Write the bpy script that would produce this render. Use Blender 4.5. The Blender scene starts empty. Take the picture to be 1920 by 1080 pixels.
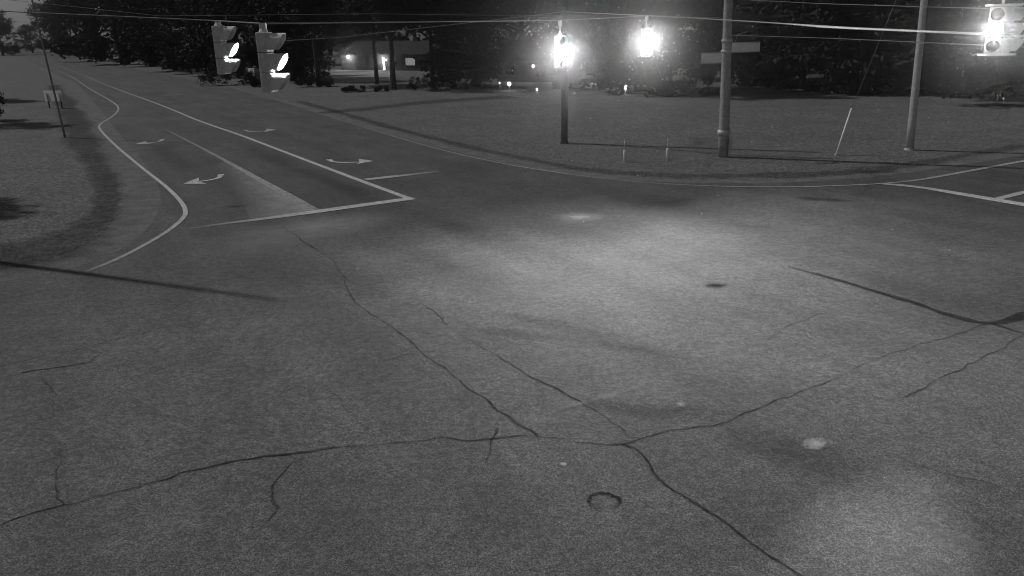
import bpy, bmesh, math, random
import numpy as np
from mathutils import Vector, Matrix
R = math.radians
random.seed(7); rng = np.random.default_rng(7)
scene = bpy.context.scene
col = scene.collection

# ---------------------------------------------------------------- camera, sky, moon, exposure
H = 6.3                                   # camera height on its pole
FPX = 1490.0                              # focal length in pixels of the 1920 wide frame
PITCH = math.atan(484 / FPX); ROLL = math.atan(.024)
_F = np.array([0, math.cos(PITCH), -math.sin(PITCH)]); _R0 = np.array([1., 0, 0]); _U0 = np.cross(_R0, _F)
_R = math.cos(ROLL) * _R0 - math.sin(ROLL) * _U0; _U = math.sin(ROLL) * _R0 + math.cos(ROLL) * _U0
cam_d = bpy.data.cameras.new('camera'); cam = bpy.data.objects.new('camera', cam_d); col.objects.link(cam)
cam_d.sensor_width = 36; cam_d.lens = 36 * FPX / 1920; cam_d.clip_start = .1; cam_d.clip_end = 6000
M = Matrix([[_R[i], _U[i], -_F[i], 0] for i in range(3)] + [[0, 0, 0, 1]])
M.translation = (0, 0, H); cam.matrix_world = M
scene.camera = cam

SUN_EL, SUN_DIR = 40.0, Vector((-.914, .406, 0)).normalized()      # towards the moon
w = bpy.data.worlds.new("World"); scene.world = w; w.use_nodes = True
nt = w.node_tree; bg = nt.nodes['Background']
sky = nt.nodes.new('ShaderNodeTexSky'); sky.sky_type = 'NISHITA'; sky.sun_disc = False
sky.sun_elevation = R(SUN_EL); sky.sun_rotation = math.atan2(SUN_DIR.x, SUN_DIR.y)
bw = nt.nodes.new('ShaderNodeRGBToBW'); nt.links.new(sky.outputs[0], bw.inputs[0]); nt.links.new(bw.outputs[0], bg.inputs[0])
bg.inputs[1].default_value = 0.012
sd = bpy.data.lights.new('moon', 'SUN'); so = bpy.data.objects.new('moon', sd); col.objects.link(so)
sd.energy = 0.62; sd.angle = R(1.2)
dv = Vector((SUN_DIR.x * math.cos(R(SUN_EL)), SUN_DIR.y * math.cos(R(SUN_EL)), math.sin(R(SUN_EL))))
so.rotation_euler = dv.to_track_quat('Z', 'Y').to_euler(); so.location = (-60, 40, 60)

scene.view_settings.view_transform = 'Standard'; scene.view_settings.look = 'None'
scene.view_settings.exposure = 1.1; scene.view_settings.gamma = 1
scene.render.engine = 'CYCLES'
cy = scene.cycles
cy.use_denoising = True; cy.denoiser = 'OPENIMAGEDENOISE'; cy.denoising_input_passes = 'RGB_ALBEDO'; cy.denoising_prefilter = 'ACCURATE'
cy.use_adaptive_sampling = False; cy.adaptive_threshold = 0.06; cy.adaptive_min_samples = 6
cy.max_bounces = 4; cy.diffuse_bounces = 2; cy.glossy_bounces = 2; cy.volume_bounces = 0; cy.transmission_bounces = 2
cy.sample_clamp_direct = 0; cy.sample_clamp_indirect = .3
cy.caustics_reflective = False; cy.caustics_refractive = False
cy.pixel_filter_type = 'GAUSSIAN'; cy.filter_width = 1.1

# ---------------------------------------------------------------- helpers
def ray(x, y): return _F * FPX + _R * (x - 960) + _U * (540 - y)
def P(x, y, z=0.0):
    d = ray(x, y); t = (z - H) / d[2]; return Vector((d[0] * t, d[1] * t, z))
def D(x, y, dist):                        # point at a forward ground distance
    d = ray(x, y); t = dist / d[1]; return Vector((d[0] * t, dist, H + d[2] * t))
def zat(x, y, g):                         # height of pixel row y above ground point g
    return D(x, y, g.y).z

def tag(o, label=None, cat=None, group=None, kind=None):
    if label: o['label'] = label
    if cat: o['category'] = cat
    if group: o['group'] = group
    if kind: o['kind'] = kind
    return o
def empty(name, loc, rz=0, label=None, cat=None, group=None):
    o = bpy.data.objects.new(name, None); col.objects.link(o); o.location = loc; o.rotation_euler = (0, 0, rz)
    o.empty_display_size = .3
    return tag(o, label, cat, group)
class MB:
    def __init__(s): s.v = []; s.f = []
    def add(s, v, f):
        b = len(s.v); s.v += [tuple(p) for p in v]; s.f += [tuple(b + i for i in q) for q in f]; return s
    def box(s, c, d, m=None, taper=1.0):
        x, y, z = (k / 2 for k in d); v = []
        for sz in (-1, 1):
            t = taper if sz > 0 else 1
            for sx, sy in ((-1, -1), (1, -1), (1, 1), (-1, 1)): v.append(Vector((sx * x * t, sy * y * t, sz * z)))
        if m: v = [m @ p for p in v]
        v = [p + Vector(c) for p in v]
        return s.add(v, [(3, 2, 1, 0), (4, 5, 6, 7), (0, 1, 5, 4), (1, 2, 6, 5), (2, 3, 7, 6), (3, 0, 4, 7)])
    def tube(s, pts, rad, n=10, caps=True):
        pts = [Vector(p) for p in pts]
        if not hasattr(rad, '__len__'): rad = [rad] * len(pts)
        v = []; f = []
        for i, p in enumerate(pts):
            a = pts[max(0, i - 1)]; b = pts[min(len(pts) - 1, i + 1)]; t = (b - a).normalized()
            up = Vector((0, 0, 1)) if abs(t.z) < .9 else Vector((1, 0, 0))
            u = t.cross(up).normalized(); w2 = t.cross(u)
            for k in range(n):
                an = 2 * math.pi * k / n; v.append(p + (u * math.cos(an) + w2 * math.sin(an)) * rad[i])
        for i in range(len(pts) - 1):
            for k in range(n):
                f.append((i * n + k, i * n + (k + 1) % n, (i + 1) * n + (k + 1) % n, (i + 1) * n + k))
        if caps:
            f.append(tuple(range(n - 1, -1, -1))); f.append(tuple(range((len(pts) - 1) * n, len(pts) * n)))
        return s.add(v, f)
    def build(s, name, mat, parent=None, smooth=False, bevel=0):
        me = bpy.data.meshes.new(name); me.from_pydata(s.v, [], s.f); me.materials.append(mat)
        if smooth: me.polygons.foreach_set('use_smooth', [True] * len(me.polygons))
        o = bpy.data.objects.new(name, me); col.objects.link(o)
        if parent: o.parent = parent
        if bevel:
            b = o.modifiers.new('b', 'BEVEL'); b.width = bevel; b.segments = 2
        me.update(); return o
def mat(name, base, rough=.85, var=.25, scale=2.0, fine=None, bump=0, metal=0, emit=None, detail=4, streak=None):
    m = bpy.data.materials.new(name); m.use_nodes = True; n = m.node_tree.nodes; l = m.node_tree.links
    b = n['Principled BSDF']; b.inputs['Roughness'].default_value = rough; b.inputs['Metallic'].default_value = metal
    if emit is not None:
        b.inputs['Base Color'].default_value = (base,) * 3 + (1,)
        b.inputs['Emission Color'].default_value = (1, 1, 1, 1); b.inputs['Emission Strength'].default_value = emit; m.cycles.emission_sampling = 'NONE'; return m
    tc = n.new('ShaderNodeTexCoord')
    def nz(sc, d):
        t = n.new('ShaderNodeTexNoise'); t.inputs['Scale'].default_value = sc; t.inputs['Detail'].default_value = d
        l.new(tc.outputs['Object'], t.inputs['Vector']); return t
    def rng_(src, lo, hi, a=.3, c=.7):
        r = n.new('ShaderNodeMapRange'); r.inputs[1].default_value = a; r.inputs[2].default_value = c
        r.inputs[3].default_value = lo; r.inputs[4].default_value = hi; l.new(src, r.inputs[0]); return r.outputs[0]
    def mul(a, c):
        q = n.new('ShaderNodeMath'); q.operation = 'MULTIPLY'; l.new(a, q.inputs[0])
        if isinstance(c, float): q.inputs[1].default_value = c
        else: l.new(c, q.inputs[1])
        return q.outputs[0]
    cur = rng_(nz(scale, detail).outputs[0], base * (1 - var), base * (1 + var))
    last = None
    for sc, amt in (fine or []):
        last = nz(sc, 1); cur = mul(cur, rng_(last.outputs[0], 1 - amt, 1 + amt, .36, .64))
    if streak:
        mp = n.new('ShaderNodeMapping'); mp.inputs['Rotation'].default_value = (0, 0, streak[0]); mp.inputs['Scale'].default_value = (14, 1.5, 1)
        mp.vector_type = 'TEXTURE'; l.new(tc.outputs['Object'], mp.inputs[0]); t = n.new('ShaderNodeTexNoise'); t.inputs['Scale'].default_value = 1; t.inputs['Detail'].default_value = 3
        l.new(mp.outputs[0], t.inputs['Vector']); cur = mul(cur, rng_(t.outputs[0], 1 - streak[1], 1 + streak[1]))
    l.new(cur, b.inputs['Base Color'])
    if bump and last:
        bp = n.new('ShaderNodeBump'); bp.inputs['Strength'].default_value = bump; bp.inputs['Distance'].default_value = .05
        l.new(last.outputs[0], bp.inputs['Height']); l.new(bp.outputs[0], b.inputs['Normal'])
    return m
def fade_mat(name, base, amount, scale=3.0, wear=.0, rough=.85):
    """paint, pale asphalt or tar that thins out: vertex attribute 'cover' and a noise decide where the pavement below shows"""
    m = mat(name, base, rough, .12, 6, [(40, .25)]); n = m.node_tree.nodes; l = m.node_tree.links
    b = n['Principled BSDF']; b.inputs['Specular IOR Level'].default_value = 0; tr = n.new('ShaderNodeBsdfTransparent'); mx = n.new('ShaderNodeMixShader')
    at = n.new('ShaderNodeAttribute'); at.attribute_name = 'cover'
    tc = n.new('ShaderNodeTexCoord'); t = n.new('ShaderNodeTexNoise'); t.inputs['Scale'].default_value = scale; t.inputs['Detail'].default_value = 5
    l.new(tc.outputs['Object'], t.inputs['Vector'])
    r = n.new('ShaderNodeMapRange'); r.inputs[1].default_value = .35; r.inputs[2].default_value = .6
    r.inputs[3].default_value = 1 - wear; r.inputs[4].default_value = 1; l.new(t.outputs[0], r.inputs[0])
    q = n.new('ShaderNodeMath'); q.operation = 'MULTIPLY'; l.new(at.outputs['Fac'], q.inputs[0]); l.new(r.outputs[0], q.inputs[1])
    q2 = n.new('ShaderNodeMath'); q2.operation = 'MULTIPLY'; q2.inputs[1].default_value = amount; l.new(q.outputs[0], q2.inputs[0])
    l.new(q2.outputs[0], mx.inputs[0]); l.new(tr.outputs[0], mx.inputs[1]); l.new(b.outputs[0], mx.inputs[2])
    l.new(mx.outputs[0], n['Material Output'].inputs['Surface']); return m

ASPHALT = mat('asphalt', .13, .8, .14, .22, [(.9, .07), (5, .13), (14, .22), (40, .55), (95, .75)], bump=.25, streak=(math.atan2(113, -68), .17))
SHOULDER = mat('gravel_shoulder', .2, .95, .22, 1.2, [(20, .35), (60, .3)], bump=.4)
GRASS = mat('grass', .195, .95, .12, .25, [(1.1, .08), (4, .26), (11, .42), (40, .6)], bump=.6)
PAINT = fade_mat('road_paint', .8, 1, 4, .2, .6)
PAINT_OLD = fade_mat('worn_road_paint', .62, .9, 6, .3, .7)
PALE_ASPHALT = fade_mat('pale_asphalt', .55, .9, 1.2, .25)
TAR = fade_mat('tar', .03, .74, 5, .4, .6)
DITCH = fade_mat('rank_grass', .07, .38, 1.5, .4, .95)
SOOT = fade_mat('dark_asphalt_stain', .06, .42, 1.0, .5)
WOOD = mat('weathered_pole_wood', .34, .9, .2, 3, [(25, .3)])
WOOD_DARK = mat('creosoted_wood', .05, .9, .2, 3, [(25, .3)])
STEEL = mat('galvanised_steel', .50, .5, .12, 5, [(40, .12)], metal=.2)
SIGNAL = mat('signal_housing_paint', .8, .6, .12, 8, [(60, .15)])
VISOR = mat('signal_visor_paint', .93, .55, .1, 8, [(60, .1)])
DARKLENS = mat('unlit_lens', .03, .25, .1, 20)
CABLE = mat('cable_jacket', .38, .6, .1, 10)
CABLE_DIM = mat('dull_cable_jacket', .22, .7, .1, 10)
SIGNFACE = mat('sign_sheeting', .9, .5, .08, 5)
BLADE = mat('grass_blade', .3, .9, .3, .6)
BARK = mat('bark', .05, .95, .3, 3, [(14, .4)])
LEAF = mat('leaves', .038, .9, .1, .25, [(1.2, .08)])
LEAF2 = mat('paler_leaves', .05, .9, .1, .3, [(1.2, .08)])
SIDING = mat('house_siding', .08, .9, .1, 1)
ROOF = mat('roof_shingles', .03, .95, .2, 2, [(8, .3)])
GLASS = mat('window_glass', .02, .1, .1, 5)
CONCRETE = mat('driveway_concrete', .4, .9, .12, .6, [(12, .15)])

# ---------------------------------------------------------------- ground, roads, paint
def sheet(name, poly, z, m, parent=None, sub=0):
    bm = bmesh.new(); vs = [bm.verts.new((p[0], p[1], z)) for p in poly]; bm.faces.new(vs)
    bmesh.ops.triangulate(bm, faces=bm.faces[:]); bmesh.ops.recalc_face_normals(bm, faces=bm.faces[:])
    if bm.faces[0].normal.z < 0: bmesh.ops.reverse_faces(bm, faces=bm.faces[:])
    me = bpy.data.meshes.new(name); bm.to_mesh(me); bm.free(); me.materials.append(m)
    o = bpy.data.objects.new(name, me); col.objects.link(o)
    if parent: o.parent = parent
    return o
def smooth(pts, n=6):
    pts = [Vector(p) for p in pts]; out = []
    for i in range(len(pts) - 1):
        p0 = pts[max(0, i - 1)]; p1 = pts[i]; p2 = pts[i + 1]; p3 = pts[min(len(pts) - 1, i + 2)]
        for k in range(n):
            t = k / n
            out.append(.5 * ((2 * p1) + (p2 - p0) * t + (2 * p0 - 5 * p1 + 4 * p2 - p3) * t * t + (3 * p1 - p0 - 3 * p2 + p3) * t ** 3))
    out.append(pts[-1]); return out
ZC = [0]
def lift(z):                                # every decal lies a hair above the one before
    ZC[0] += 1; return z + ZC[0] * .00012
def strip(name, pts, wid, z, m, parent, cover=None, jit=0, n=6, fade=0.0, soft=False):
    """a band along world points; cover = list of opacities per given point"""
    q = smooth(pts, n) if n > 1 else [Vector(p) for p in pts]
    L = len(q); wl = wid if hasattr(wid, '__len__') else [wid] * len(pts)
    cv = cover or [1] * len(pts); v = []; c = []
    cols = (-1, -.45, .45, 1) if soft else (-1, 1)
    for i, p in enumerate(q):
        u = i / (L - 1) * (len(pts) - 1); k = min(int(u), len(pts) - 2); fr = u - k
        wd = wl[k] * (1 - fr) + wl[k + 1] * fr; cc = cv[k] * (1 - fr) + cv[k + 1] * fr
        a = q[max(0, i - 1)]; b = q[min(L - 1, i + 1)]; t = (b - a).normalized(); nrm = Vector((-t.y, t.x, 0))
        j = random.uniform(-jit, jit); wd *= 1 + random.uniform(-.35, .35) * (1 if jit else 0)
        for s in cols:
            v.append(p + nrm * (wd / 2 * s + j)); c.append(cc * (0 if soft and abs(s) == 1 else 1))
    K = len(cols)
    f = [(i * K + k, i * K + k + 1, (i + 1) * K + k + 1, (i + 1) * K + k) for i in range(L - 1) for k in range(K - 1)]
    me = bpy.data.meshes.new(name); z = lift(z); me.from_pydata([(p.x, p.y, z) for p in v], [], f)
    at = me.attributes.new('cover', 'FLOAT', 'POINT'); at.data.foreach_set('value', c); me.materials.append(m)
    o = bpy.data.objects.new(name, me); col.objects.link(o); o.parent = parent; me.flip_normals() if f and me.polygons[0].normal.z < 0 else None
    return o
def blot(name, c, rx, ry, ang, z, m, parent, strength=1, rings=6, n=28, rag=.12, power=1.0):
    """an irregular round patch whose cover thins to the rim"""
    z = lift(z); v = [(c.x, c.y, z)]; cv = [strength]; f = []
    off = [1 + random.uniform(-rag, rag) for _ in range(n)]
    for r in range(1, rings + 1):
        for k in range(n):
            a = 2 * math.pi * k / n; q = r / rings * off[k]; x = rx * q * math.cos(a); y = ry * q * math.sin(a)
            v.append((c.x + x * math.cos(ang) - y * math.sin(ang), c.y + x * math.sin(ang) + y * math.cos(ang), z))
            cv.append(strength * (1 - r / rings) ** power)
    for k in range(n): f.append((0, 1 + k, 1 + (k + 1) % n))
    for r in range(rings - 1):
        for k in range(n): f.append((1 + r * n + k, 1 + (r + 1) * n + k, 1 + (r + 1) * n + (k + 1) % n, 1 + r * n + (k + 1) % n))
    me = bpy.data.meshes.new(name); me.from_pydata(v, [], f)
    at = me.attributes.new('cover', 'FLOAT', 'POINT'); at.data.foreach_set('value', cv); me.materials.append(m)
    o = bpy.data.objects.new(name, me); col.objects.link(o); o.parent = parent; return o

ground = MB().add([(-2500, -600, 0), (2500, -600, 0), (2500, 4000, 0), (-2500, 4000, 0)], [(0, 1, 2, 3)]).build('ground', GRASS)
tag(ground, kind='structure')
rd = (P(200, 160) - P(770, 373)).normalized()              # direction of the road running away to the left
cd = Vector((rd.y, -rd.x, 0))                              # direction of the crossing road, to the right
left_edge = [P(*q) for q in ((0, 508), (90, 492), (165, 462), (215, 420), (236, 380), (232, 335), (205, 285), (180, 245), (158, 205), (128, 160))]
left_edge = smooth(left_edge, 4)
far_edge = [P(*q) for q in ((420, 158), (520, 185), (600, 207), (700, 236), (800, 264), (900, 288), (1000, 309), (1080, 322), (1180, 333), (1300, 338), (1420, 338), (1540, 333), (1640, 324), (1760, 308), (1920, 284))]
far_edge = smooth(far_edge, 4)
Lend = left_edge[-1] + rd * 700; Fend = far_edge[0] + rd * 700
Rdir = (far_edge[-1] - far_edge[-9]).normalized()
poly = [left_edge[0] - cd * 90] + left_edge + [Lend, Fend] + far_edge + [far_edge[-1] + Rdir * 300, Vector((300, -50, 0)), Vector((60, -60, 0)), Vector((-90, -60, 0))]
shoulder = sheet('shoulder', [p + Vector((0, 0, 0)) for p in poly], .012, SHOULDER); tag(shoulder, kind='structure')
# the asphalt ends a little inside the gravel
def offset(pts, d): 
    out = []
    for i, p in enumerate(pts):
        t = (pts[min(len(pts) - 1, i + 1)] - pts[max(0, i - 1)]).normalized(); out.append(p + Vector((t.y, -t.x, 0)) * d)
    return out
li = offset(left_edge, 1.3); fi = offset(far_edge, .7)
poly2 = [li[0] - cd * 90] + li + [li[-1] + rd * 700, fi[0] + rd * 700] + fi + [fi[-1] + Rdir * 300, Vector((295, -48, 0)), Vector((58, -58, 0)), Vector((-88, -58, 0))]
road = sheet('road', poly2, .02, ASPHALT); tag(road, kind='structure')

Z1 = .036
def mk(name, px, wid, m=PAINT, cover=None, n=6, z=Z1, **k): return strip(name, [P(*q) for q in px], wid, z, m, road, cover, n=n, **k)
# edge line with its two bends, then round the near corner
mk('edge_line', [(60, 112), (120, 137), (165, 165), (205, 188), (222, 203), (212, 218), (188, 234), (190, 246), (215, 272), (262, 312), (310, 350), (338, 378), (348, 398), (340, 414), (310, 438), (262, 466), (212, 491), (150, 516)],
   .17, PAINT, [.3, .5, .6, .7, .7, .7, .7, .75, .85, .9, 1, 1, 1, .9, .8, .7, .55, 0], n=8)
mk('centre_line', [(60, 105), (140, 135), (200, 160), (300, 197), (370, 226), (450, 254), (560, 296), (660, 334), (768, 374)], [.16, .2, .22, .24, .25, .25, .25, .27, .27], PAINT, [.2, .4, .5, .7, .8, .9, .95, 1, 1])
mk('lane_line', [(312, 244), (400, 290), (480, 334), (540, 367), (592, 396)], [.14, .22, .3, .36, .34], PAINT_OLD, [.4, .8, 1, .9, .8])
mk('stop_line', [(775, 373), (680, 386), (595, 398), (500, 411), (420, 421), (345, 432)], [.5, .55, .52, .4, .25, .15], PAINT, [1, .95, 1, .7, .4, .1], n=4)
mk('stop_line', [(685, 338), (730, 333), (775, 328), (826, 322)], [.5, .5, .36, .2], PAINT, [.8, .8, .55, .15], n=4)
mk('edge_line', [(560, 201), (640, 226), (740, 257), (840, 285), (940, 307), (1010, 319), (1090, 331), (1190, 342), (1330, 350), (1460, 352), (1560, 350), (1650, 346)], .14, PAINT_OLD, [.2, .5, .7, .8, .9, .9, .6, .5, .6, .9, 1, 1])
mk('edge_line', [(1650, 346), (1720, 339), (1800, 325), (1925, 302)], [.15, .2, .25, .25], PAINT_OLD, [.8, .8, .9, 1])
mk('stop_line', [(1655, 346), (1720, 352), (1800, 365), (1930, 387)], [.3, .42, .5, .55], PAINT, [.6, .8, .9, 1], n=4)
mk('centre_line', [(1868, 375), (1925, 361), (2000, 346)], [.28, .32, .32], PAINT, [.8, .8, .8], n=3)
# turn arrows: curved shaft and a flat head
def arrow(shaft, head, cover=1):
    a = [P(*q) for q in shaft]; q = smooth(a, 6); v = []; f = []
    L = len(q)
    for i, p in enumerate(q):
        t = (q[min(L - 1, i + 1)] - q[max(0, i - 1)]).normalized(); nn = Vector((-t.y, t.x, 0)); wd = .30 if i < 3 else .24
        v += [p + nn * wd / 2, p - nn * wd / 2]
    f = [(2 * i, 2 * i + 1, 2 * i + 3, 2 * i + 2) for i in range(L - 1)]
    b = len(v); v += [P(*h) for h in head]; f.append((b, b + 1, b + 2, b + 3) if len(head) == 4 else (b, b + 1, b + 2))
    me = bpy.data.meshes.new('turn_arrow'); za = lift(Z1); me.from_pydata([(p.x, p.y, za) for p in v], [], f)
    at = me.attributes.new('cover', 'FLOAT', 'POINT'); at.data.foreach_set('value', [cover] * len(v)); me.materials.append(PAINT)
    o = bpy.data.objects.new('turn_arrow', me); col.objects.link(o); o.parent = road
arrow([(415, 328), (411, 334), (398, 338), (372, 342)], [(344, 346), (373, 334), (374, 342), (388, 346)], 1)
arrow([(305, 262), (300, 266), (288, 268), (272, 269)], [(254, 271), (275, 265), (274, 269), (286, 271)], .8)
arrow([(617, 300), (624, 304), (646, 306), (672, 305)], [(701, 303), (672, 299), (674, 305), (668, 309)], 1)
arrow([(460, 245), (466, 247), (480, 248), (498, 246)], [(519, 244), (500, 242), (498, 246), (494, 249)], .7)

# pale asphalt thinning away from the lane line, pale patches, scuffs, painted light pool
Z2 = .0235
v = [P(*q) for q in ((592, 396), (540, 368), (480, 335), (420, 303), (400, 318), (430, 352), (455, 385), (470, 412), (540, 405))]
me = bpy.data.meshes.new('pale_wedge'); me.from_pydata([(p.x, p.y, Z2) for p in v], [], [(0, 1, 7, 8), (1, 2, 6, 7), (2, 3, 5, 6), (3, 4, 5)])
at = me.attributes.new('cover', 'FLOAT', 'POINT'); at.data.foreach_set('value', [1, 1, .8, .3, 0, 0, .1, .3, .9]); me.materials.append(PALE_ASPHALT)
ww = bpy.data.objects.new('pale_wedge', me); col.objects.link(ww); ww.parent = road
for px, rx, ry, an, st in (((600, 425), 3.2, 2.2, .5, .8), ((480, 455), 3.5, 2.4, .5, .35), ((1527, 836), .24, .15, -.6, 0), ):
    if st: blot('pale_patch', P(*px), rx, ry, an, Z2, PALE_ASPHALT, road, st)
blot('paint_blob', P(1527, 836), .17, .26, -.9, Z1, PAINT_OLD, road, .9, power=.5)
blot('paint_blob', P(1057, 874), .06, .06, 0, Z1, PAINT, road, .8, power=.4)
blot('paint_blob', P(1277, 762), .10, .12, 0, Z1, PAINT, road, .4, power=.5)
blot('scuff_and_light_pool', P(1086, 409), 1.2, .95, 0, Z1, PAINT, road, .55, power=1.6)  # pool of light below the larger glaring signal, painted on the road
for px, s in (((1012, 792), .25), ((1075, 762), .2), ((1150, 745), .28), ((1205, 730), .2)):
    blot('scuff_and_light_pool', P(*px), .3, .14 , .35, Z1, PAINT_OLD, road, s, power=.7, rag=.3)
strip('old_marking', [P(985, 790), P(1060, 768), P(1130, 748), P(1240, 714)], .16, Z1, PAINT_OLD, road, [.06, .14, .18, .03], soft=True)
strip('old_marking', [P(1440, 765), P(1480, 790), P(1520, 830)], .07, Z1, PAINT_OLD, road, [.02, .16, .12], soft=True)
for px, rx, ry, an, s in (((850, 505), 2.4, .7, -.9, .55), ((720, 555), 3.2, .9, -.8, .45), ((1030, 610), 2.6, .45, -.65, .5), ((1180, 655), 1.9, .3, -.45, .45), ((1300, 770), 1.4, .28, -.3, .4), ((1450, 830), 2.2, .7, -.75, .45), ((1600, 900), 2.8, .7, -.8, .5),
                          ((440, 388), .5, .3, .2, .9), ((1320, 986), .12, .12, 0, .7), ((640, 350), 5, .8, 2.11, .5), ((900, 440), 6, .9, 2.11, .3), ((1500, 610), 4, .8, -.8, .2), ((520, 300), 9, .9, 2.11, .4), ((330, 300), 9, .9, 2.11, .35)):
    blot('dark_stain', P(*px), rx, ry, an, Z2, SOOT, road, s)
# cracks and sealed joints
def crack(px, wid=.05, cover=None, jit=.012, m=TAR, n=5):
    base = [P(*q) for q in px]; cv = cover or [1] * len(px); pts = []; cs = []; w_ = []; off = 0.0; wob = 1.0
    for i in range(len(base) - 1):
        L = (base[i + 1] - base[i]).length; k = max(3, int(L / .16)); d = (base[i + 1] - base[i]).normalized(); nn = Vector((-d.y, d.x, 0))
        for j in range(k):
            t = j / k; off = off * .86 + random.gauss(0, .022); wob = max(.35, min(1.9, wob * .8 + .2 + random.gauss(0, .22)))
            pts.append(base[i].lerp(base[i + 1], t) + nn * off); cs.append(min(1, (cv[i] * (1 - t) + cv[i + 1] * t) * random.uniform(.7, 1.15))); w_.append(wid * wob * .8)
    pts.append(base[-1]); cs.append(cv[-1]); w_.append(wid * .5)
    strip('crack', pts, w_, .0225, m, road, cs, jit=.004, n=2)
crack([(-60, 1010), (0, 990), (60, 968), (117, 952), (200, 932), (300, 905), (355, 885), (450, 868), (560, 851), (640, 838), (740, 832), (824, 822)], .06, [1, 1, .9, .8, .7, .9, 1, .9, 1, .6, .7, .8])
crack([(117, 952), (106, 938), (110, 905), (118, 860), (126, 820)], .03, [1, 1, .8, .4, .2])
crack([(560, 852), (540, 880), (518, 905), (516, 935), (520, 955), (482, 1000)], .03, [.5, .7, .9, .8, .7, .7])
crack([(824, 822), (890, 830), (935, 824), (975, 820), (1020, 826), (1080, 834), (1165, 836), (1195, 852), (1240, 900), (1310, 945), (1390, 1000), (1450, 1045), (1520, 1090)], .045, [.8, 1, .9, 1, .7, .8, .9, .9, .9, .9, .9, 1, 1])
crack([(935, 805), (928, 835), (910, 866)], .06, [.6, 1, .8])
crack([(530, 425), (570, 455), (625, 490), (650, 550), (700, 592), (760, 640), (830, 690), (895, 745), (960, 790), (1010, 822)], .045, [.5, .7, .4, .5, .8, .9, .9, .9, .8, .8])
crack([(795, 575), (860, 620), (935, 668), (1000, 710), (1090, 755), (1140, 785), (1200, 825)], .035, [.6, .8, .8, .8, .9, .9, .6])
crack([(1165, 836), (1260, 812), (1350, 798), (1400, 775), (1480, 745), (1560, 715), (1680, 665), (1780, 635), (1860, 608)], .04, [.9, .7, .8, .9, .7, .7, .6, .7, .9])
crack([(1640, 760), (1700, 748), (1770, 712), (1860, 668), (1930, 630)], .04, [.3, .8, .7, .6, .5])
crack([(1430, 650), (1480, 680), (1560, 712), (1640, 745), (1690, 760)], .03, [.5, .7, .6, .6, .3])
crack([(1430, 650), (1440, 635), (1500, 605), (1548, 590), (1580, 596)], .035, [.3, .5, .6, .8, .4])
crack([(1450, 765), (1560, 810), (1680, 860), (1780, 890), (1850, 905), (1930, 940)], .03, [.2, .4, .5, .6, .8, .5])
crack([(0, 690), (90, 668), (160, 655), (240, 632), (330, 610)], .04, [.7, .5, .6, .5, .2])
crack([(40, 702), (90, 694), (170, 680), (190, 664), (160, 655)], .05, [.9, .9, .7, .5, .3])
crack([(80, 710), (100, 745), (98, 800)], .03, [.5, .5, .2])
crack([(620, 735), (680, 800), (700, 830)], .025, [.4, .6, .2])
crack([(690, 690), (760, 668), (830, 660), (880, 640)], .03, [.4, .5, .4, .2])
crack([(1050, 710), (1130, 705), (1180, 700)], .03, [.3, .5, .2])
strip('sealed_joint', [P(1478, 502), P(1560, 524), P(1640, 548), P(1720, 572), P(1790, 596), P(1860, 608), P(1930, 590)], [.08, .16, .18, .18, .2, .22, .25], .0225, TAR, road, [.4, .9, .9, .9, .8, .8, .8], jit=.015)
strip('sealed_joint', [P(1860, 608), P(1900, 622), P(1960, 640)], .12, .0228, TAR, road, [.8, .7, .6], jit=.01)
strip('crack', [P(0, 565), P(60, 552), P(140, 538)], .04, .0225, TAR, road, [.5, .4, .1], jit=.01)
blot('pothole', P(1343, 537), .36, .22, 0, .0232, TAR, road, 1, power=.5, rag=.3)
# ring of broken tar round the cover
pts = [P(1132, 943) + Vector(((.22 + random.uniform(-.02, .02)) * math.cos(a), .2 * math.sin(a), 0)) for a in [k * math.pi / 9 for k in range(-3, 14)]]
strip('crack', pts, .06, .0225, TAR, road, [.3, .5, .7, 1, 1, 1, 1, 1, 1, 1, 1, .9, .7, .5, .4, .5, .3], jit=.015, n=4)
# ditches, darker rank grass at the road side, side drive
def gstrip(name, px, wid, m, z=.006): 
    o = strip(name, [P(*q) for q in px], [q * 1.7 for q in wid] if hasattr(wid, '__len__') else wid * 1.6, z, m, None, n=6, jit=.04, soft=True); tag(o, kind='structure'); return o
gstrip('ditch', [(-200, 505), (-60, 492), (60, 470), (140, 440), (190, 400), (200, 350), (175, 300), (150, 260), (140, 225), (120, 190), (100, 160)], [6, 5, 3.2, 1.5, .9, .8, 1.0, 1.3, 1.4, 1.4, 1.4], DITCH)
gstrip('ditch', [(560, 190), (640, 212), (760, 246), (900, 280), (1000, 300), (1100, 318), (1250, 329), (1400, 330), (1560, 325), (1640, 318), (1760, 300), (1920, 272)], [.6, .7, .6, .5, .6, .7, .9, .9, 1, 1, .7, .6], DITCH)
gstrip('side_path', [(600, 212), (700, 203), (820, 190), (960, 181)], [1.8, 2, 2.5, 3], DITCH, .008)
gstrip('side_path', [(1060, 268), (1170, 274), (1260, 281), (1360, 290), (1440, 294), (1560, 298)], .35, DITCH, .008)
blot('culvert_mouth', P(1643, 323), 1.0, .5, 0, .03, SOOT, None, 1, power=.3)['kind'] = 'structure'

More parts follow.
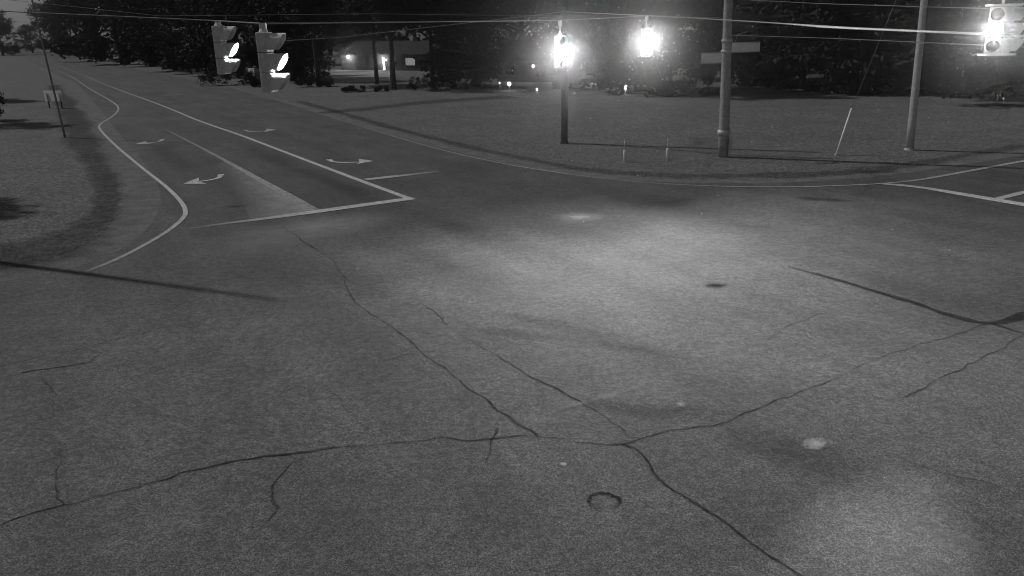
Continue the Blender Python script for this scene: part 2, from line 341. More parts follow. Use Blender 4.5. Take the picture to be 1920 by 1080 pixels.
# ---------------------------------------------------------------- grass blades
def blades(name, n, pick, hmin, hmax):
    V = []; Fc = []
    for _ in range(n):
        p = pick()
        if p is None: continue
        a = random.uniform(0, math.pi * 2); h = random.uniform(hmin, hmax); wd = random.uniform(.006, .014); t = Vector((math.cos(a), math.sin(a), 0))
        b = len(V); ln = Vector((random.uniform(-.5, .5) * h, random.uniform(-.5, .5) * h, h))
        V += [p - t * wd, p + t * wd, p + ln]; Fc.append((b, b + 1, b + 2))
    mb = MB(); mb.v = [tuple(x) for x in V]; mb.f = Fc
    return mb.build(name, BLADE)
def side(points, lo, hi):
    def f():
        i = random.randrange(len(points) - 1); t = random.random(); p = points[i].lerp(points[i + 1], t)
        d = (points[i + 1] - points[i]).normalized(); return p + Vector((-d.y, d.x, 0)) * (lo + (hi - lo) * random.random() ** 1.7)
    return f
g1 = blades('roadside_grass', 4000, side(left_edge[:34], .3, 12), .03, .08)
tag(g1, 'short rough grass along the near left verge', 'grass', kind='stuff')
g2 = blades('roadside_grass', 9000, side(far_edge[12:], .3, 14), .04, .12)
tag(g2, 'short rough grass along the far verge of the junction', 'grass', kind='stuff')

# ---------------------------------------------------------------- trees
def crown_mesh(name, lobes, nleaf, size, m, flat=1.0):
    """lobes: (x,y,z,r). Leaf-sized faces in clumps through the volume, gaps between the clumps."""
    V = np.zeros((nleaf * 4, 3)); wts = np.array([l[3] ** 2.2 for l in lobes]); wts /= wts.sum()
    nc = max(30, nleaf // 28); li_ = rng.choice(len(lobes), nc, p=wts); L = np.array(lobes)
    d = rng.normal(size=(nc, 3)); d /= np.linalg.norm(d, axis=1)[:, None]
    cen = L[li_, :3] + d * (L[li_, 3] * (.35 + .65 * rng.random(nc) ** .5))[:, None] * np.array([1, 1, .85 * flat])
    k = rng.integers(0, nc, nleaf); cs = (L[li_[k], 3] * .22)[:, None]
    c = cen[k] + rng.normal(size=(nleaf, 3)) * cs * np.array([1, 1, .7])
    a = rng.normal(size=(nleaf, 3)); a /= np.linalg.norm(a, axis=1)[:, None]
    b = np.cross(a, rng.normal(size=(nleaf, 3))); b /= np.linalg.norm(b, axis=1)[:, None]
    s = (size * (.5 + rng.random(nleaf)))[:, None]
    V[0::4] = c - a * s; V[1::4] = c - b * s * .55; V[2::4] = c + a * s; V[3::4] = c + b * s * .55
    me = bpy.data.meshes.new(name); me.vertices.add(nleaf * 4); me.vertices.foreach_set('co', V.ravel())
    me.loops.add(nleaf * 4); me.polygons.add(nleaf); me.loops.foreach_set('vertex_index', np.arange(nleaf * 4))
    me.polygons.foreach_set('loop_start', np.arange(0, nleaf * 4, 4)); me.polygons.foreach_set('loop_total', np.full(nleaf, 4))
    me.materials.append(m); me.update(calc_edges=True); me.validate(); return me
def make_proto(kind):
    h = 1.0
    lobes = []; tr = MB()
    if kind == 'round':
        base = .22; spread = .30
    elif kind == 'bare':
        base = .34; spread = .30
    elif kind == 'tall':
        base = .14; spread = .20
    elif kind == 'low':
        base = .05; spread = .42
    else:
        base = .16; spread = .26
    tips = []
    tr.tube([(0, 0, -.02), (.004, .002, base * .5), (-.006, .004, base), (.006, -.008, .5), (0, .01, .75)], [.028, .02, .017, .011, .004], 9)
    for i in range(11):
        z0 = base + (.62 - base) * i / 11; a = i * 2.4 + random.uniform(-.4, .4); ln = spread * random.uniform(.55, 1.0) * (1 - .35 * i / 11)
        p1 = Vector((math.cos(a) * ln * .5, math.sin(a) * ln * .5, z0 + .07)); p2 = Vector((math.cos(a) * ln, math.sin(a) * ln, z0 + random.uniform(.12, .2)))
        tr.tube([(0, 0, z0), p1, p2], [.009, .006, .002], 6); tips.append(p2)
    for t in tips:
        lobes.append((t.x * .85, t.y * .85, t.z + .01, random.uniform(.10, .16)))
    for _ in range(0 if kind == 'bare' else 9):
        a = random.uniform(0, 6.3); q = spread * random.uniform(.55, .95); lobes.append((math.cos(a) * q, math.sin(a) * q, random.uniform(.09, .24), random.uniform(.08, .12)))
    for _ in range(8):
        a = random.uniform(0, 6.3); r = random.uniform(0, spread * .5); lobes.append((math.cos(a) * r, math.sin(a) * r, random.uniform(.55, .88), random.uniform(.09, .15)))
    return tr, lobes
protos = []
for k, (kd, m, n) in enumerate((('round', LEAF, 12000), ('tall', LEAF, 10000), ('wide', LEAF2, 12000), ('low', LEAF, 10000), ('round', LEAF2, 12000), ('bare', LEAF, 9000))):
    tr, lobes = make_proto(kd); S = 16.0
    tr.v = [(x * S, y * S, z * S) for x, y, z in tr.v]; lobes = [tuple(q * S for q in l) for l in lobes]
    tm = bpy.data.meshes.new('trunk'); tm.from_pydata(tr.v, [], tr.f); tm.materials.append(BARK)
    protos.append((tm, crown_mesh('crown', lobes, n, .22, m)))
def tree(px, py, height, k, label, wide=1.0, loc=None, group='trees along the far side of the junction'):
    p = loc or P(px, py); t = empty('tree', p, random.uniform(0, 6.28), label, 'tree', group)
    s = height / 16.0; t.scale = (s * wide, s * wide, s)
    tm, cm = protos[k]
    for nm, mm in (('trunk', tm), ('crown', cm)):
        o = bpy.data.objects.new(nm, mm); col.objects.link(o); o.parent = t
    return t
G1 = 'distant trees at the end of the left road'; G2 = 'trees along the back of the lawns'
for a in (
    (6, 104, 22, 4, 'dark tree at the left edge of the picture, beyond the leaning pole', 1.2, G1),
    (62, 99, 17, 3, 'low tree under the gap of sky behind the top of the leaning pole', 1.3, G1),
    (108, 101, 27, 0, 'tree closing the view at the far end of the left road', 1.2, G1),
    (150, 106, 30, 4, 'tree just right of where the left road vanishes', 1.0, G1),
    (190, 114, 34, 0, 'tall tree behind the small pale marker near the far road end', 1.1, G1),
    (232, 120, 30, 2, 'tree left of the pale mailbox on the far left road', 1.1, G1),
    (285, 124, 22, 1, 'tree right of the pale mailbox on the far left road', 1.4, G1),
    (330, 132, 20, 3, 'dark broad tree with a low crown, left of the smaller amber signal', .9, G1),
    (372, 136, 19, 4, 'tree immediately left of the smaller side-on traffic signal', 1.0, G1),
    (412, 140, 18, 0, 'tree directly behind the smaller side-on traffic signal', 1.0, G1),
    (452, 143, 20, 2, 'tree between the two side-on traffic signals', 1.0, G1),
    (505, 148, 18, 0, 'tree behind the larger side-on traffic signal', 1.0, G2),
    (550, 152, 17, 1, 'tree just right of the larger side-on traffic signal', 1.3, G2),
    (598, 161, 16, 5, 'tree with a dark trunk at the left end of the lit driveway', .9, G2),
    (707, 158, 15, 5, 'tree whose trunk crosses the right end of the lit driveway', .8, G2),
    (738, 168, 16, 5, 'tree with a thick dark trunk in front of the lit house', .9, G2),
    (812, 166, 16, 5, 'low spreading tree right of the lit house', .8, G2),
    (850, 164, 16, 0, 'tree half way between the lit house and the dim house', 1.0, G2),
    (892, 162, 17, 2, 'tree left of the dim house, above the brightest garden lamp', .9, G2),
    (1068, 151, 18, 1, 'tree right behind the dark steel pole', 1.1, G2),
    (1128, 168, 15, 4, 'tree between the two glaring signals', 1.1, G2),
    (1196, 172, 15, 0, 'tree straight below the smaller glaring signal', 1.1, G2),
    (1255, 178, 14, 3, 'low dark tree at the left end of the pale lawn gap', .9, G2),
    (1330, 150, 20, 0, 'tree behind the lower sign left of the wooden pole', 1.1, G2),
    (1392, 154, 20, 1, 'tree behind the upper sign right of the wooden pole', 1.3, G2),
    (1448, 160, 19, 2, 'tree between the upper sign and the slanting guy guard', 1.0, G2),
    (1505, 167, 16, 3, 'low dark tree above the dark hedge', .9, G2),
    (1562, 170, 17, 0, 'tree behind the slanting guy guard', 1.1, G2),
    (1622, 172, 16, 4, 'tree left of the pale steel pole', 1.0, G2),
    (1684, 172, 17, 0, 'tree right behind the pale steel pole', 1.1, G2),
    (1748, 174, 16, 2, 'first tree right of the pale steel pole', 1.1, G2),
    (1812, 178, 16, 0, 'tree left below the glaring two-way signal', 1.1, G2),
    (1872, 190, 15, 3, 'low dark tree under the glaring two-way signal', 1.0, G2),
    (1935, 200, 15, 4, 'tree at the right edge of the picture', 1.1, G2),
    (545, 122, 22, 0, 'further tree seen above the left end of the lit driveway', 1.2, G2),
    (850, 128, 20, 4, 'further tree filling the gap right of the lit house', 1.2, G2),
    (700, 112, 20, 1, 'further tree rising behind the lit house', 1.5, G2),
    (980, 128, 22, 0, 'further tall tree rising behind the dim house', 1.3, G2),
    (1150, 130, 22, 2, 'further tall tree between and behind the two glaring signals', 1.3, G2),
    (1470, 138, 22, 1, 'further tall tree behind the gap left of the guy guard', 1.5, G2),
    (1650, 142, 22, 0, 'further tall tree behind the pale steel pole', 1.3, G2),
    (1800, 148, 22, 4, 'further tall tree behind the right-hand tree row', 1.3, G2),
    (620, 104, 22, 2, 'furthest tree above the lit driveway', 1.3, G2),
    (780, 104, 22, 0, 'furthest tree right above the lit house', 1.3, G2)):
    tree(a[0], a[1], a[2], a[3], a[4], a[5], group=a[6])
# trees beside the left verge, mostly outside the picture, whose shadows fall across the grass
for (x, y), h, k, lb in (((-45.5, 67), 11.5, 3, 'tree on the left verge throwing the middle of three shadows'), ((-63, 94), 12, 3, 'tree on the left verge throwing the farthest of three shadows'), ((-29.5, 35), 11, 2, 'tree on the left verge throwing the nearest of three shadows')):
    tree(0, 0, h, k, lb, .7, Vector((x, y, 0)), 'trees on the left verge')

# the wood far behind, one dark mass
lob = []
for i in range(90):
    x = -130 + 520 * i / 89; lob.append((x + random.uniform(-4, 4), 235 - .25 * x + random.uniform(-8, 8), random.uniform(3, 16), random.uniform(6, 9)))
wo = bpy.data.objects.new('distant_wood', crown_mesh('distant_wood', lob, 42000, .7, LEAF)); col.objects.link(wo)
tag(wo, 'dark far wood closing the view behind the houses', 'wood', kind='stuff')
# bushes
def bush(px, py, wd, h, label, m=LEAF, n=1500, group='bushes below the far trees'):
    p = P(px, py); lobes = [(random.uniform(-.5, .5) * wd, random.uniform(-.5, .5), h * random.uniform(.3, .6), h * random.uniform(.35, .5)) for _ in range(max(4, int(wd * 2)))]
    t = empty('bush', p, 0, label, 'bush', group)
    o = bpy.data.objects.new('foliage', crown_mesh('foliage', lobes, n, .14, m)); col.objects.link(o); o.parent = t
    st = MB()
    for l in lobes[:5]: st.tube([(0, 0, -.05), (l[0] * .6, l[1], .12), (l[0], l[1], l[2])], [.05, .04, .02], 5)
    st.build('stem', BARK, t)
for b in ((430, 160, 6.5, 2.3, 'wide black bush between the two side-on signals, by the pale sign'),
          (330, 133, 6, 1.8, 'black bush under the trees left of the smaller side-on signal'),
          (590, 163, 4, 1.6, 'dark bush at the left end of the lit driveway'),
          (690, 172, 6, .7, 'low dark bed of plants in front of the lit driveway'),
          (830, 168, 7, 1.8, 'long dark bush right of the lit house'),
          (1252, 181, 7, 1.9, 'dark rounded bush right below the smaller glaring signal'),
          (1110, 166, 8, 1.2, 'dark bush behind the dark steel pole, right side'),
          (1500, 172, 9, 1.1, 'low dark hedge left of the slanting guy guard'),
          (1600, 175, 9, 1.3, 'low dark hedge right of the slanting guy guard'),
          (1780, 178, 8, 1.5, 'dark bush right of the pale steel pole'),
          (490, 163, 2.5, 1.2, 'small bush at the foot of the larger side-on signal in view')):
    bush(*b)

# ---------------------------------------------------------------- houses, driveway
def house(name_label, a, b, depth, wall_h, roof_h, lit=()):
    """front wall from ground point a to b"""
    d = (b - a); L = d.length; ang = math.atan2(d.y, d.x)
    h = empty('house', a, ang, name_label, 'house')
    wl = MB(); wl.box((L / 2, depth / 2, wall_h / 2), (L, depth, wall_h)); wl.build('wall', SIDING, h)
    rf = MB(); o = .5
    v = [(-o, -o, wall_h + .02), (L + o, -o, wall_h + .02), (L + o, depth + o, wall_h + .02), (-o, depth + o, wall_h + .02), (-o, depth / 2, wall_h + roof_h), (L + o, depth / 2, wall_h + roof_h)]
    rf.add(v, [(0, 1, 5, 4), (2, 3, 4, 5), (0, 4, 3), (1, 2, 5), (3, 2, 1, 0)]); r = rf.build('roof', ROOF, h)
    MB().box((L * .7, depth * .5, wall_h + roof_h), (.7, .7, 1.2)).build('chimney', SIDING, r)
    return h, L
LAMPGLOW = mat('lamp_glow', .8, emit=9)
LAMPDIM = mat('dim_lamp_glow', .8, emit=3)
def lamp_light(parent, loc, e, r=.08, name='bulb'):
    ld = bpy.data.lights.new(name, 'POINT'); ld.energy = e; ld.shadow_soft_size = r; o = bpy.data.objects.new(name, ld); col.objects.link(o); o.parent = parent; o.location = loc; return o
def ball(c, r, n=8):
    m = MB(); v = []; f = []
    for i in range(n + 1):
        for k in range(n * 2):
            a = math.pi * i / n; b = math.pi * k / n; v.append((c[0] + r * math.sin(a) * math.cos(b), c[1] + r * math.sin(a) * math.sin(b), c[2] + r * math.cos(a)))
    for i in range(n):
        for k in range(n * 2): f.append((i * 2 * n + k, (i + 1) * 2 * n + k, (i + 1) * 2 * n + (k + 1) % (2 * n), i * 2 * n + (k + 1) % (2 * n)))
    return m.add(v, f)
h1, L1 = house('dim house with a lit doorway and porch lamps behind tree trunks', P(640, 131), P(806, 133), 9, 2.7, 2.2)
def opening(h, name, x, w_, z0, z1, m, frame=True):
    f = MB()
    for (cx, cz, dx, dz) in ((x, z1 + .05, w_ + .2, .1), (x, z0 - .05, w_ + .2, .1), (x - w_ / 2 - .05, (z0 + z1) / 2, .1, z1 - z0), (x + w_ / 2 + .05, (z0 + z1) / 2, .1, z1 - z0)):
        f.box((cx, -.05, cz), (dx, .1, dz))
    p = f.build(name, SIDING, h); MB().box((x, -.015, (z0 + z1) / 2), (w_, .03, z1 - z0)).build('pane' if 'window' in name else 'door_leaf', m, p); return p
LITPANE = mat('lit_doorway', .8, emit=1.0)
LITDIM = mat('faintly_lit_window', .8, emit=.07)
opening(h1, 'door', L1 * .51, .6, .1, 2.15, LITPANE)
opening(h1, 'window', L1 * .62, .5, 1.1, 1.9, LITPANE)
opening(h1, 'window', L1 * .80, 2.2, .9, 2.1, LITDIM)
opening(h1, 'garage_door', L1 * .2, 4.2, .1, 2.2, SIDING)
lf = MB().box((0, 0, 0), (.2, .2, .1)); 
wlm = MB().box((L1 * .11, -.12, 2.25), (.14, .24, .1)).build('wall_lamp', STEEL, h1); ball((L1 * .11, -.3, 2.3), .22).build('globe', LAMPGLOW, wlm, True)
lamp_light(h1, (L1 * .11, -.9, 2.3), 110)
wlm = MB().box((L1 * .545, -.1, 1.75), (.1, .2, .1)).build('wall_lamp', STEEL, h1); ball((L1 * .545, -.25, 1.8), .13).build('globe', LAMPGLOW, wlm, True)
lamp_light(h1, (L1 * .50, -.9, 1.9), 90)
dr = sheet('driveway', [P(*q) for q in ((617, 137), (740, 134), (738, 152), (660, 155), (622, 153))], .016, CONCRETE); tag(dr, kind='structure')
h2, L2 = house('dim house low behind the dark steel pole with a wall lamp', P(932, 153), P(1150, 156), 9, 2.6, 2.4)
for fx in (.12, .52, .82): opening(h2, 'window', L2 * fx, 1.4, .9, 2.0, GLASS)
opening(h2, 'door', L2 * .42, .95, .1, 2.1, SIDING)
wlm = MB().box((L2 * .34, -.08, 1.95), (.1, .16, .1)).build('wall_lamp', STEEL, h2); ball((L2 * .34, -.25, 1.95), .16).build('globe', LAMPDIM, wlm, True); lamp_light(h2, (L2 * .34, -.5, 1.95), 8)
def glamp(px, py, r, m, label, e, hh=.55, r2=0):
    g = P(px, py); t = empty('garden_lamp', g, 0, label, 'garden lamp', 'garden lamps on the lawn')
    MB().tube([(0, 0, 0), (0, 0, hh)], .03, 8).build('post', STEEL, t); ball((0, 0, hh + r), r).build('globe', m, t, True)
    MB().tube([(0, 0, hh + 2 * r), (0, 0, hh + 2 * r + .04)], [r * .7, r * .2], 10).build('cap', STEEL, t)
    lamp_light(t, (0, -r - .15, hh + r), e)
glamp(955, 170, .17, LAMPGLOW, 'brightest garden lamp at the left end of the dim house', 6)
glamp(937, 166, .07, LAMPDIM, 'faint garden lamp just left of the brightest one', .5)
glamp(1007, 175, .09, LAMPDIM, 'small garden lamp below the wall lamp of the dim house', 1, .3)
glamp(1110, 165, .09, LAMPDIM, 'faint garden lamp between the dark steel pole and the twin lamp', 2, .5)
glamp(1173, 178, .16, LAMPGLOW, 'bright garden lamp near the right end of the dim house, under the smaller glaring signal', 6)

PLASTIC = mat('corrugated_plastic', .8, .7, .05, 3)
_n = PLASTIC.node_tree.nodes; _l = PLASTIC.node_tree.links
_t = _n.new('ShaderNodeBsdfTranslucent'); _t.inputs[0].default_value = (1, 1, 1, 1); _m = _n.new('ShaderNodeMixShader'); _m.inputs[0].default_value = .85
_l.new(_n['Principled BSDF'].outputs[0], _m.inputs[1]); _l.new(_t.outputs[0], _m.inputs[2]); _l.new(_m.outputs[0], _n['Material Output'].inputs['Surface'])
# small pale things on the verges
def mailbox(px, py, wd, hh, label, group='mailboxes and markers along the left road'):
    g = P(px, py); t = empty('mailbox', g, .3, label, 'mailbox', group)
    MB().box((0, 0, hh / 2), (.1, .1, hh)).build('post', WOOD_DARK, t)
    b = MB(); pr = []
    n = 9; L = wd * 1.1
    for yy in (-L / 2, L / 2):
        pr.append([(-wd / 2, yy, hh), (wd / 2, yy, hh)] + [(wd / 2 * math.cos(math.pi * k / n), yy, hh + wd * .5 + wd * .5 * math.sin(math.pi * k / n)) for k in range(n + 1)])
    m_ = len(pr[0]); b.add(pr[0] + pr[1], [tuple(range(m_)), tuple(range(2 * m_ - 1, m_ - 1, -1))] + [(k, (k + 1) % m_, m_ + (k + 1) % m_, m_ + k) for k in range(m_)])
    b.build('box', SIGNFACE, t); MB().box((wd / 2 + .02, 0, hh + wd * .6), (.03, .05, .25)).build('flag', WOOD_DARK, t)
mailbox(173, 114, .75, 1.0, 'small pale mailbox at the far bend of the left road')
mailbox(262, 122, 1.15, 1.0, 'larger pale mailbox on the verge beyond the left road')
t = empty('road_sign', P(474, 157), 0, 'small pale square sign between the two side-on traffic signals', 'sign')
g = P(474, 157); zz = zat(474, 135, g)
MB().tube([(0, 0, 0), (0, 0, zz + .5)], .04, 8).build('post', STEEL, t); MB().box((0, -.07, zz), (.85, .03, 1.05)).build('panel', PLASTIC, t, bevel=.01)
g = P(105, 203); t = empty('road_sign', g, -.12, 'wide pale blank sign on two thin posts in the left grass beside the leaning pole', 'sign')
zz = zat(105, 180, g); k = 34 / FPX * g.y
for s in (-1, 1): MB().box((s * k * .36, 0, (zz + .3) / 2), (.08, .08, zz + .3)).build('post', WOOD_DARK, t)
MB().box((0, -.07, zz), (k, .04, k * .56)).build('panel', PLASTIC, t, bevel=.01)

# ---------------------------------------------------------------- poles
def pole(base, top, r0, r1, m, label, cat='pole', name='utility_pole', group=None, parts=None):
    t = empty(name, base, 0, label, cat, group); d = Vector(top) - Vector(base)
    n = 8; MB().tube([d * (i / n) for i in range(n + 1)], [r0 + (r1 - r0) * i / n for i in range(n + 1)], 16).build('shaft', m, t, True)
    return t, d
b = P(1058, 269); tp = D(1053, -90, b.y)
pl1, d = pole(b, (b.x + .1, b.y, 11.5), .20, .14, WOOD_DARK, 'dark pole standing on the lawn directly under the larger glaring signal')
MB().tube([(0, 0, 0), (0, 0, .12)], [.26, .22], 12).build('base_collar', WOOD_DARK, pl1)
b2 = P(1356, 294); d2 = D(1366, -10, b2.y) - b2; sc2 = 11.0 / d2.z
pl2, d = pole(b2, b2 + d2 * sc2, .27, .17, WOOD, 'weathered wooden pole with a clamp band and two signs')
def on2(y): return D(1360, y, b2.y).z
for y, r_, hh in ((253, .33, .25), (78, .27, .10), (98, .27, .10)):
    z = on2(y); c = d * (z / d.z); MB().tube([c, c + Vector((0, 0, hh))], r_, 14).build('band', STEEL, pl2, True)
MB().box(Vector((.23, -.28, on2(262) - .2)), (.14, .12, .5)).build('meter_box', STEEL, pl2, bevel=.01)
for zc in (1.0, 2.0): MB().tube([Vector((.2, -.22, .05)), Vector((.2, -.22, on2(262)))], .03, 6).build('conduit', STEEL, pl2) if zc == 1 else None
b3 = P(1705, 281); d3 = D(1733, 0, b3.y) - b3
pl3, d = pole(b3, b3 + d3 * (11.5 / d3.z), .20, .14, STEEL, 'pale leaning steel pole right of the guy guard', name='steel_pole')
MB().tube([(0, 0, 0), (0, 0, .10)], [.27, .24], 14).build('base_plate', STEEL, pl3)
b4 = P(122, 258); d4 = D(60, 0, b4.y) - b4
pole(b4, b4 + d4 * 1.25, .075, .045, WOOD, 'thin dark leaning pole in the left grass by the pale sign')
# pole beside the road, just outside the picture, whose shadow crosses the pavement
b5 = Vector((-18.9, 24.6, 0)); pole(b5, b5 + Vector((0, 0, 12)), .17, .11, WOOD_DARK, 'roadside pole off the left edge that throws the long thin shadow')
# signs on the wooden pole
def blade(px0, px1, y0, y1, label, side_):
    c = D((px0 + px1) / 2, (y0 + y1) / 2, b2.y - .32); wd = (px1 - px0) / FPX * b2.y * 1.04; hh = (y1 - y0) / FPX * b2.y
    t = empty('street_sign', c, .05, label, 'street sign', 'signs clamped to the wooden pole')
    MB().box((0, 0, 0), (wd, .03, hh)).build('panel', SIGNFACE, t, bevel=.01)
    fr = MB()
    for s in (-1, 1): fr.box((0, .0, s * (hh / 2 + .02)), (wd + .04, .05, .035))
    fr.build('rim', STEEL, t)
    px = D(1361, (y0 + y1) / 2, b2.y).x - c.x
    MB().tube([(0, .04, 0), (px, .25, 0)], .03, 8).build('bracket', STEEL, t)
    return t, wd, hh
ts, wd, hh = blade(1374, 1423, 81, 96, 'wider pale street sign on a bracket, upper right of the wooden pole', 1)
MB().tube([(-wd * .4, 0, hh / 2), (-wd * .32, 0, hh / 2 + .4), (0, 0, hh / 2 + .5)], .02, 6).build('hook', STEEL, ts)
blade(1316, 1352, 101, 117, 'narrower pale street sign, lower left of the wooden pole', -1)
# marker posts
for px, base, top, lb in ((1171, 304, 262, 'left one of two slim white marker posts'), (1251, 301, 258, 'right one of two slim white marker posts, nearer the wooden pole')):
    g = P(px, base); hh = zat(px, top, g); t = empty('marker_post', g, 0, lb, 'marker post', 'marker posts at the verge')
    MB().tube([(0, 0, 0), (0, 0, hh * .5), (0, 0, hh * .55)], [.075, .075, .04], 10).build('sleeve', SIGNFACE, t, True)
    MB().tube([(0, 0, hh * .5), (0, 0, hh)], .025, 8).build('rod', STEEL, t, True)
g = P(1568, 291); a = D(1597, 203, g.y + .2) - g; t = empty('guy_wire', g, 0, 'slanting pale guy guard rising from the lawn between the wooden and the steel pole', 'guy wire')
MB().tube([(0, 0, 0), a * .5, a], [.055, .06, .05], 10).build('guard', SIGNFACE, t, True)
MB().tube([a * .98, pl3.location + d3 * (11.2 / d3.z) - g], .012, 6).build('strand', CABLE_DIM, t, True)
MB().tube([(0, 0, -.1), (0, 0, .08)], [.12, .1], 8).build('anchor', STEEL, t)

# ---------------------------------------------------------------- traffic signals
LENS_ON = mat('lit_signal_lens', .8, emit=60)
def head_parts(root, ang, lit, beam, aim=None, radius=.06, off=(0, 0), glass=LENS_ON, n=3, spot=R(165)):
    """one face of n sections, top section at z = 0 downwards, facing local -y turned by ang"""
    rot = Matrix.Rotation(ang, 4, 'Z'); T = Matrix.Translation((off[0], off[1], 0)) @ rot
    S = .356
    def tr(mb): mb.v = [tuple(T @ Vector(p)) for p in mb.v]; return mb
    for i in range(n):
        zc = -S * (i + .5)
        tr(MB().box((0, .0, zc), (.345, .19, S - .012))).build('section', SIGNAL, root, bevel=.02)
        # open-bottomed tunnel visor, long at the top and cut back below
        m = MB(); K = 20; v = []; f = []
        for r_ in (.158, .150):
            for j in range(K + 1):
                an = R(-62) + (R(304)) * j / K - 0
                up = (math.sin(an) + 1) / 2; dep = .10 + .20 * up ** .8
                x = r_ * math.cos(an); z = r_ * math.sin(an)
                v += [(x, -.095, zc + z), (x, -.095 - dep, zc + z * .97)]
        o = 2 * (K + 1)
        for j in range(K):
            f += [(2 * j, 2 * j + 1, 2 * j + 3, 2 * j + 2), (o + 2 * j, o + 2 * j + 2, o + 2 * j + 3, o + 2 * j + 1), (2 * j + 1, o + 2 * j + 1, o + 2 * j + 3, 2 * j + 3)]
        m.add(v, f); tr(m).build('visor', VISOR, root)
        lm = MB(); v = [(0, -.135, zc)]; f = []
        for q, (rr, yy) in enumerate(((.07, -.128), (.12, -.112), (.148, -.1))):
            for j in range(20):
                a_ = 2 * math.pi * j / 20; v.append((rr * math.cos(a_), yy, zc + rr * math.sin(a_)))
        f = [(0, 1 + (j + 1) % 20, 1 + j) for j in range(20)] + [(1 + q * 20 + j, 1 + q * 20 + (j + 1) % 20, 1 + (q + 1) * 20 + (j + 1) % 20, 1 + (q + 1) * 20 + j) for q in range(2) for j in range(20)]
        lm.add(v, f); tr(lm).build('lens', glass if i == lit else DARKLENS, root, True)
        if i == lit and beam:
            ld = bpy.data.lights.new('lens_lamp', 'SPOT'); ld.energy = beam; ld.spot_size = spot; ld.spot_blend = .9; ld.shadow_soft_size = radius
            lo = bpy.data.objects.new('lens_lamp', ld); col.objects.link(lo); lo.parent = root
            pos = T @ Vector((0, -.20, zc)); lo.location = pos
            dirv = (rot @ Vector((0, -1, -.25))) if aim is None else (Vector(aim) - (Vector(root.location) + pos))
            lo.rotation_euler = dirv.to_track_quat('-Z', 'Y').to_euler()
def signal(top, ang, lit, beam, label, wire_z, aim=None, **k):
    t = empty('traffic_signal', top, 0, label, 'traffic signal', 'traffic signals hung over the junction')
    head_parts(t, ang, lit, beam, aim, **k)
    hb = MB().tube([(0, 0, 0), (0, 0, .06)], [.09, .06], 12); hb.tube([(0, 0, .05), (0, 0, wire_z - top.z - .02)], .022, 8)
    hb.box((0, 0, wire_z - top.z - .08), (.12, .07, .18)); hb.build('hanger', SIGNAL, t)
    return t
# side-on pair: lens faces right
S2 = D(494, 60, 15.2); S1 = D(409, 48, 19.0)
W2 = D(497, 44, 15.2).z; W1 = D(411, 39, 19.0).z
signal(S2, R(84), 1, 600, 'larger side-on traffic signal with three visors and the middle lamp lit', W2, aim=(8, 36, 1))
signal(S1, R(86), 1, 450, 'smaller side-on traffic signal, further left and further away', W1, aim=(6, 44, 1))
S3 = D(1050, 66, 28.0); S4 = D(1212, 52, 32.0)
W3 = D(1053, 38, 28).z; W4 = D(1213, 30, 32).z
signal(S3, R(22), 1, 1450, 'larger glaring traffic signal facing the camera above the dark pole', W3, aim=(7, 4, 1), radius=.1)
t4 = signal(S4, R(12), 1, 1350, 'smaller glaring traffic signal facing the camera, further away', W4, aim=(9, 4, 1), radius=.1)
def add_pool_spot(t, loc, target, energy, cone):  # extra spot added in front of a lens to throw a pool on the road
    ld = bpy.data.lights.new('added_pool_spot', 'SPOT'); ld.energy = energy; ld.spot_size = cone; ld.spot_blend = 1; ld.shadow_soft_size = .08
    lo = bpy.data.objects.new('added_pool_spot', ld); col.objects.link(lo); lo.parent = t; lo.location = loc
    lo.rotation_euler = (target - t.location - Vector(loc)).to_track_quat('-Z', 'Y').to_euler()
add_pool_spot(t4, (.08, -.5, -.62), P(1330, 510), 550, R(38))
# two-way signal at the right
S5 = D(1880, 12, 20.0); W5 = S5.z + .25
t5 = empty('traffic_signal', S5, 0, 'glaring two-way traffic signal with bracket plates at the right edge', 'traffic signal', 'traffic signals hung over the junction')
head_parts(t5, R(-30), 1, 650, (3.5, 10.5, 0), .1, (-.16, -.12))
head_parts(t5, R(60), -1, 0, None, .06, (.20, -.05))
ld = bpy.data.lights.new('added_pool_spot', 'SPOT'); ld.energy = 3200; ld.spot_size = R(11); ld.spot_blend = 1; ld.shadow_soft_size = .08  # second spot, added beside the lens lamp to light a pool on the near road
lo = bpy.data.objects.new('added_pool_spot', ld); col.objects.link(lo); lo.parent = t5; lo.location = (-.30, -.55, -.60)
lo.rotation_euler = (P(1650, 1075) - S5 - lo.location).to_track_quat('-Z', 'Y').to_euler()
MB().box((0, -.05, .03), (.72, .34, .05)).build('bracket', VISOR, t5, bevel=.01)
MB().box((0, -.05, -1.10), (.74, .36, .05)).build('bracket', VISOR, t5, bevel=.01)
MB().tube([(0, 0, .05), (0, 0, .3)], .03, 8).build('hanger', SIGNAL, t5)

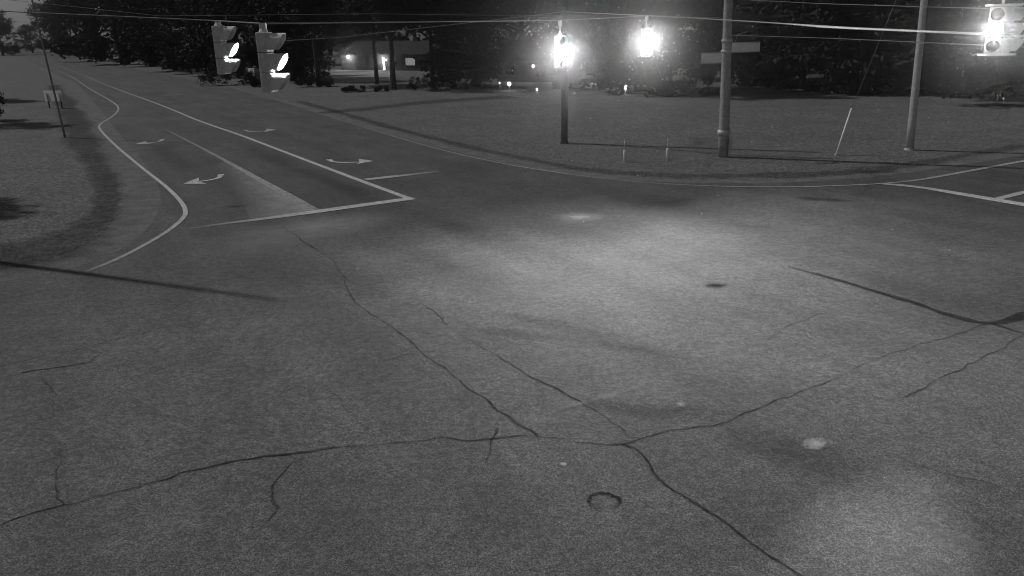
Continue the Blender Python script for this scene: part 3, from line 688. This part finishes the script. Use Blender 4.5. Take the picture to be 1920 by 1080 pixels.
# ---------------------------------------------------------------- wires
def wire(pts, r, m, label, sag=0.0, name='span_wire', cat='cable', n=14):
    q = []
    for i in range(len(pts) - 1):
        a = Vector(pts[i]); b = Vector(pts[i + 1])
        for k in range(n): 
            t = k / n; p = a.lerp(b, t); p.z -= sag * 4 * t * (1 - t); q.append(p)
    q.append(Vector(pts[-1])); base = q[0].copy()
    o = MB().tube([p - base for p in q], r, 7).build(name, m, None, True); o.location = base
    return tag(o, label, cat, 'wires over the junction')
wire([D(-500, 20, 24), D(-20, 20, 21), Vector((S1.x, S1.y, W1)), Vector((S2.x, S2.y, W2)), Vector((S3.x, S3.y, W3)), Vector((S4.x, S4.y, W4)), D(1362, 34, b2.y - .2)], .013, CABLE_DIM,
     'span wire carrying the two side-on signals and the two glaring ones to the wooden pole')
wire([D(1056, 20, b.y), D(1290, 33, 38), D(1500, 46, 30), D(1600, 53, 26), Vector((S5.x, S5.y, W5)), D(2300, 84, 15)], [.03] * 1 + [.035] * 200, CABLE, 'thick bright span wire running right to the two-way signal') if False else None
def wirev(pts, rads, m, label, n=10):
    q = []; rr = []
    for i in range(len(pts) - 1):
        for k in range(n): q.append(Vector(pts[i]).lerp(Vector(pts[i + 1]), k / n)); rr.append(rads[i] + (rads[i + 1] - rads[i]) * k / n)
    q.append(Vector(pts[-1])); rr.append(rads[-1]); base = q[0].copy()
    o = MB().tube([p - base for p in q], rr, 8).build('span_wire', m, None, True); o.location = base; return tag(o, label, 'cable', 'wires over the junction')
wirev([Vector((pl1.location.x, pl1.location.y, D(1056, 22, pl1.location.y).z)), D(1290, 33, 38), D(1480, 45, 30), D(1545, 50, 28), D(1600, 53, 26), D(1850, 64, 20.4), D(2300, 86, 15)], [.016, .02, .025, .042, .036, .028, .028], CABLE,
      'thick bright bundled cable running right to the two-way signal')
wire([D(480, 80, 45), D(640, 70, 43), D(850, 46, 40), D(980, 31, 37), D(1056, 22, pl1.location.y)], .015, CABLE_DIM, 'thin faint wire climbing from behind the side-on signals towards the dark pole')
wire([D(1364, 66, b2.y), D(1560, 72, 36), D(1740, 80, 30), D(1850, 85, 26), D(2200, 100, 18)], .016, CABLE_DIM, 'lowest thin wire passing in front of the right-hand trees')
wire([D(1364, -2, b2.y), D(1540, 7, 36), D(1740, 13, 30), D(1860, 16, 26), D(2200, 24, 18)], .016, CABLE_DIM, 'uppermost thin wire near the top right of the picture')
wire([D(-400, -40, 60), D(60, 4, 58), D(300, 30, 54), D(700, 26, 50), D(1056, 30, pl1.location.y)], .012, CABLE_DIM, 'thin wire high on the left running from the leaning pole')

# ---------------------------------------------------------------- thin mist volume, added to give the lamps their lens bloom
hz = MB().box((100, 120, 40.0), (1800, 1500, 82.0)).build('bloom_haze', GRASS); hz.location = (0, 0, 0)
hm = bpy.data.materials.new('bloom_volume'); hm.use_nodes = True; n_ = hm.node_tree.nodes; l_ = hm.node_tree.links
for x in list(n_):
    if x.type == 'BSDF_PRINCIPLED': n_.remove(x)
pv = n_.new('ShaderNodeVolumePrincipled'); pv.inputs['Color'].default_value = (.9, .9, .9, 1); pv.inputs['Density'].default_value = .0007; pv.inputs['Anisotropy'].default_value = .965
l_.new(pv.outputs[0], n_['Material Output'].inputs['Volume'])
hm.cycles.volume_sampling = 'EQUIANGULAR'; hz.data.materials.clear(); hz.data.materials.append(hm); tag(hz, kind='stuff')
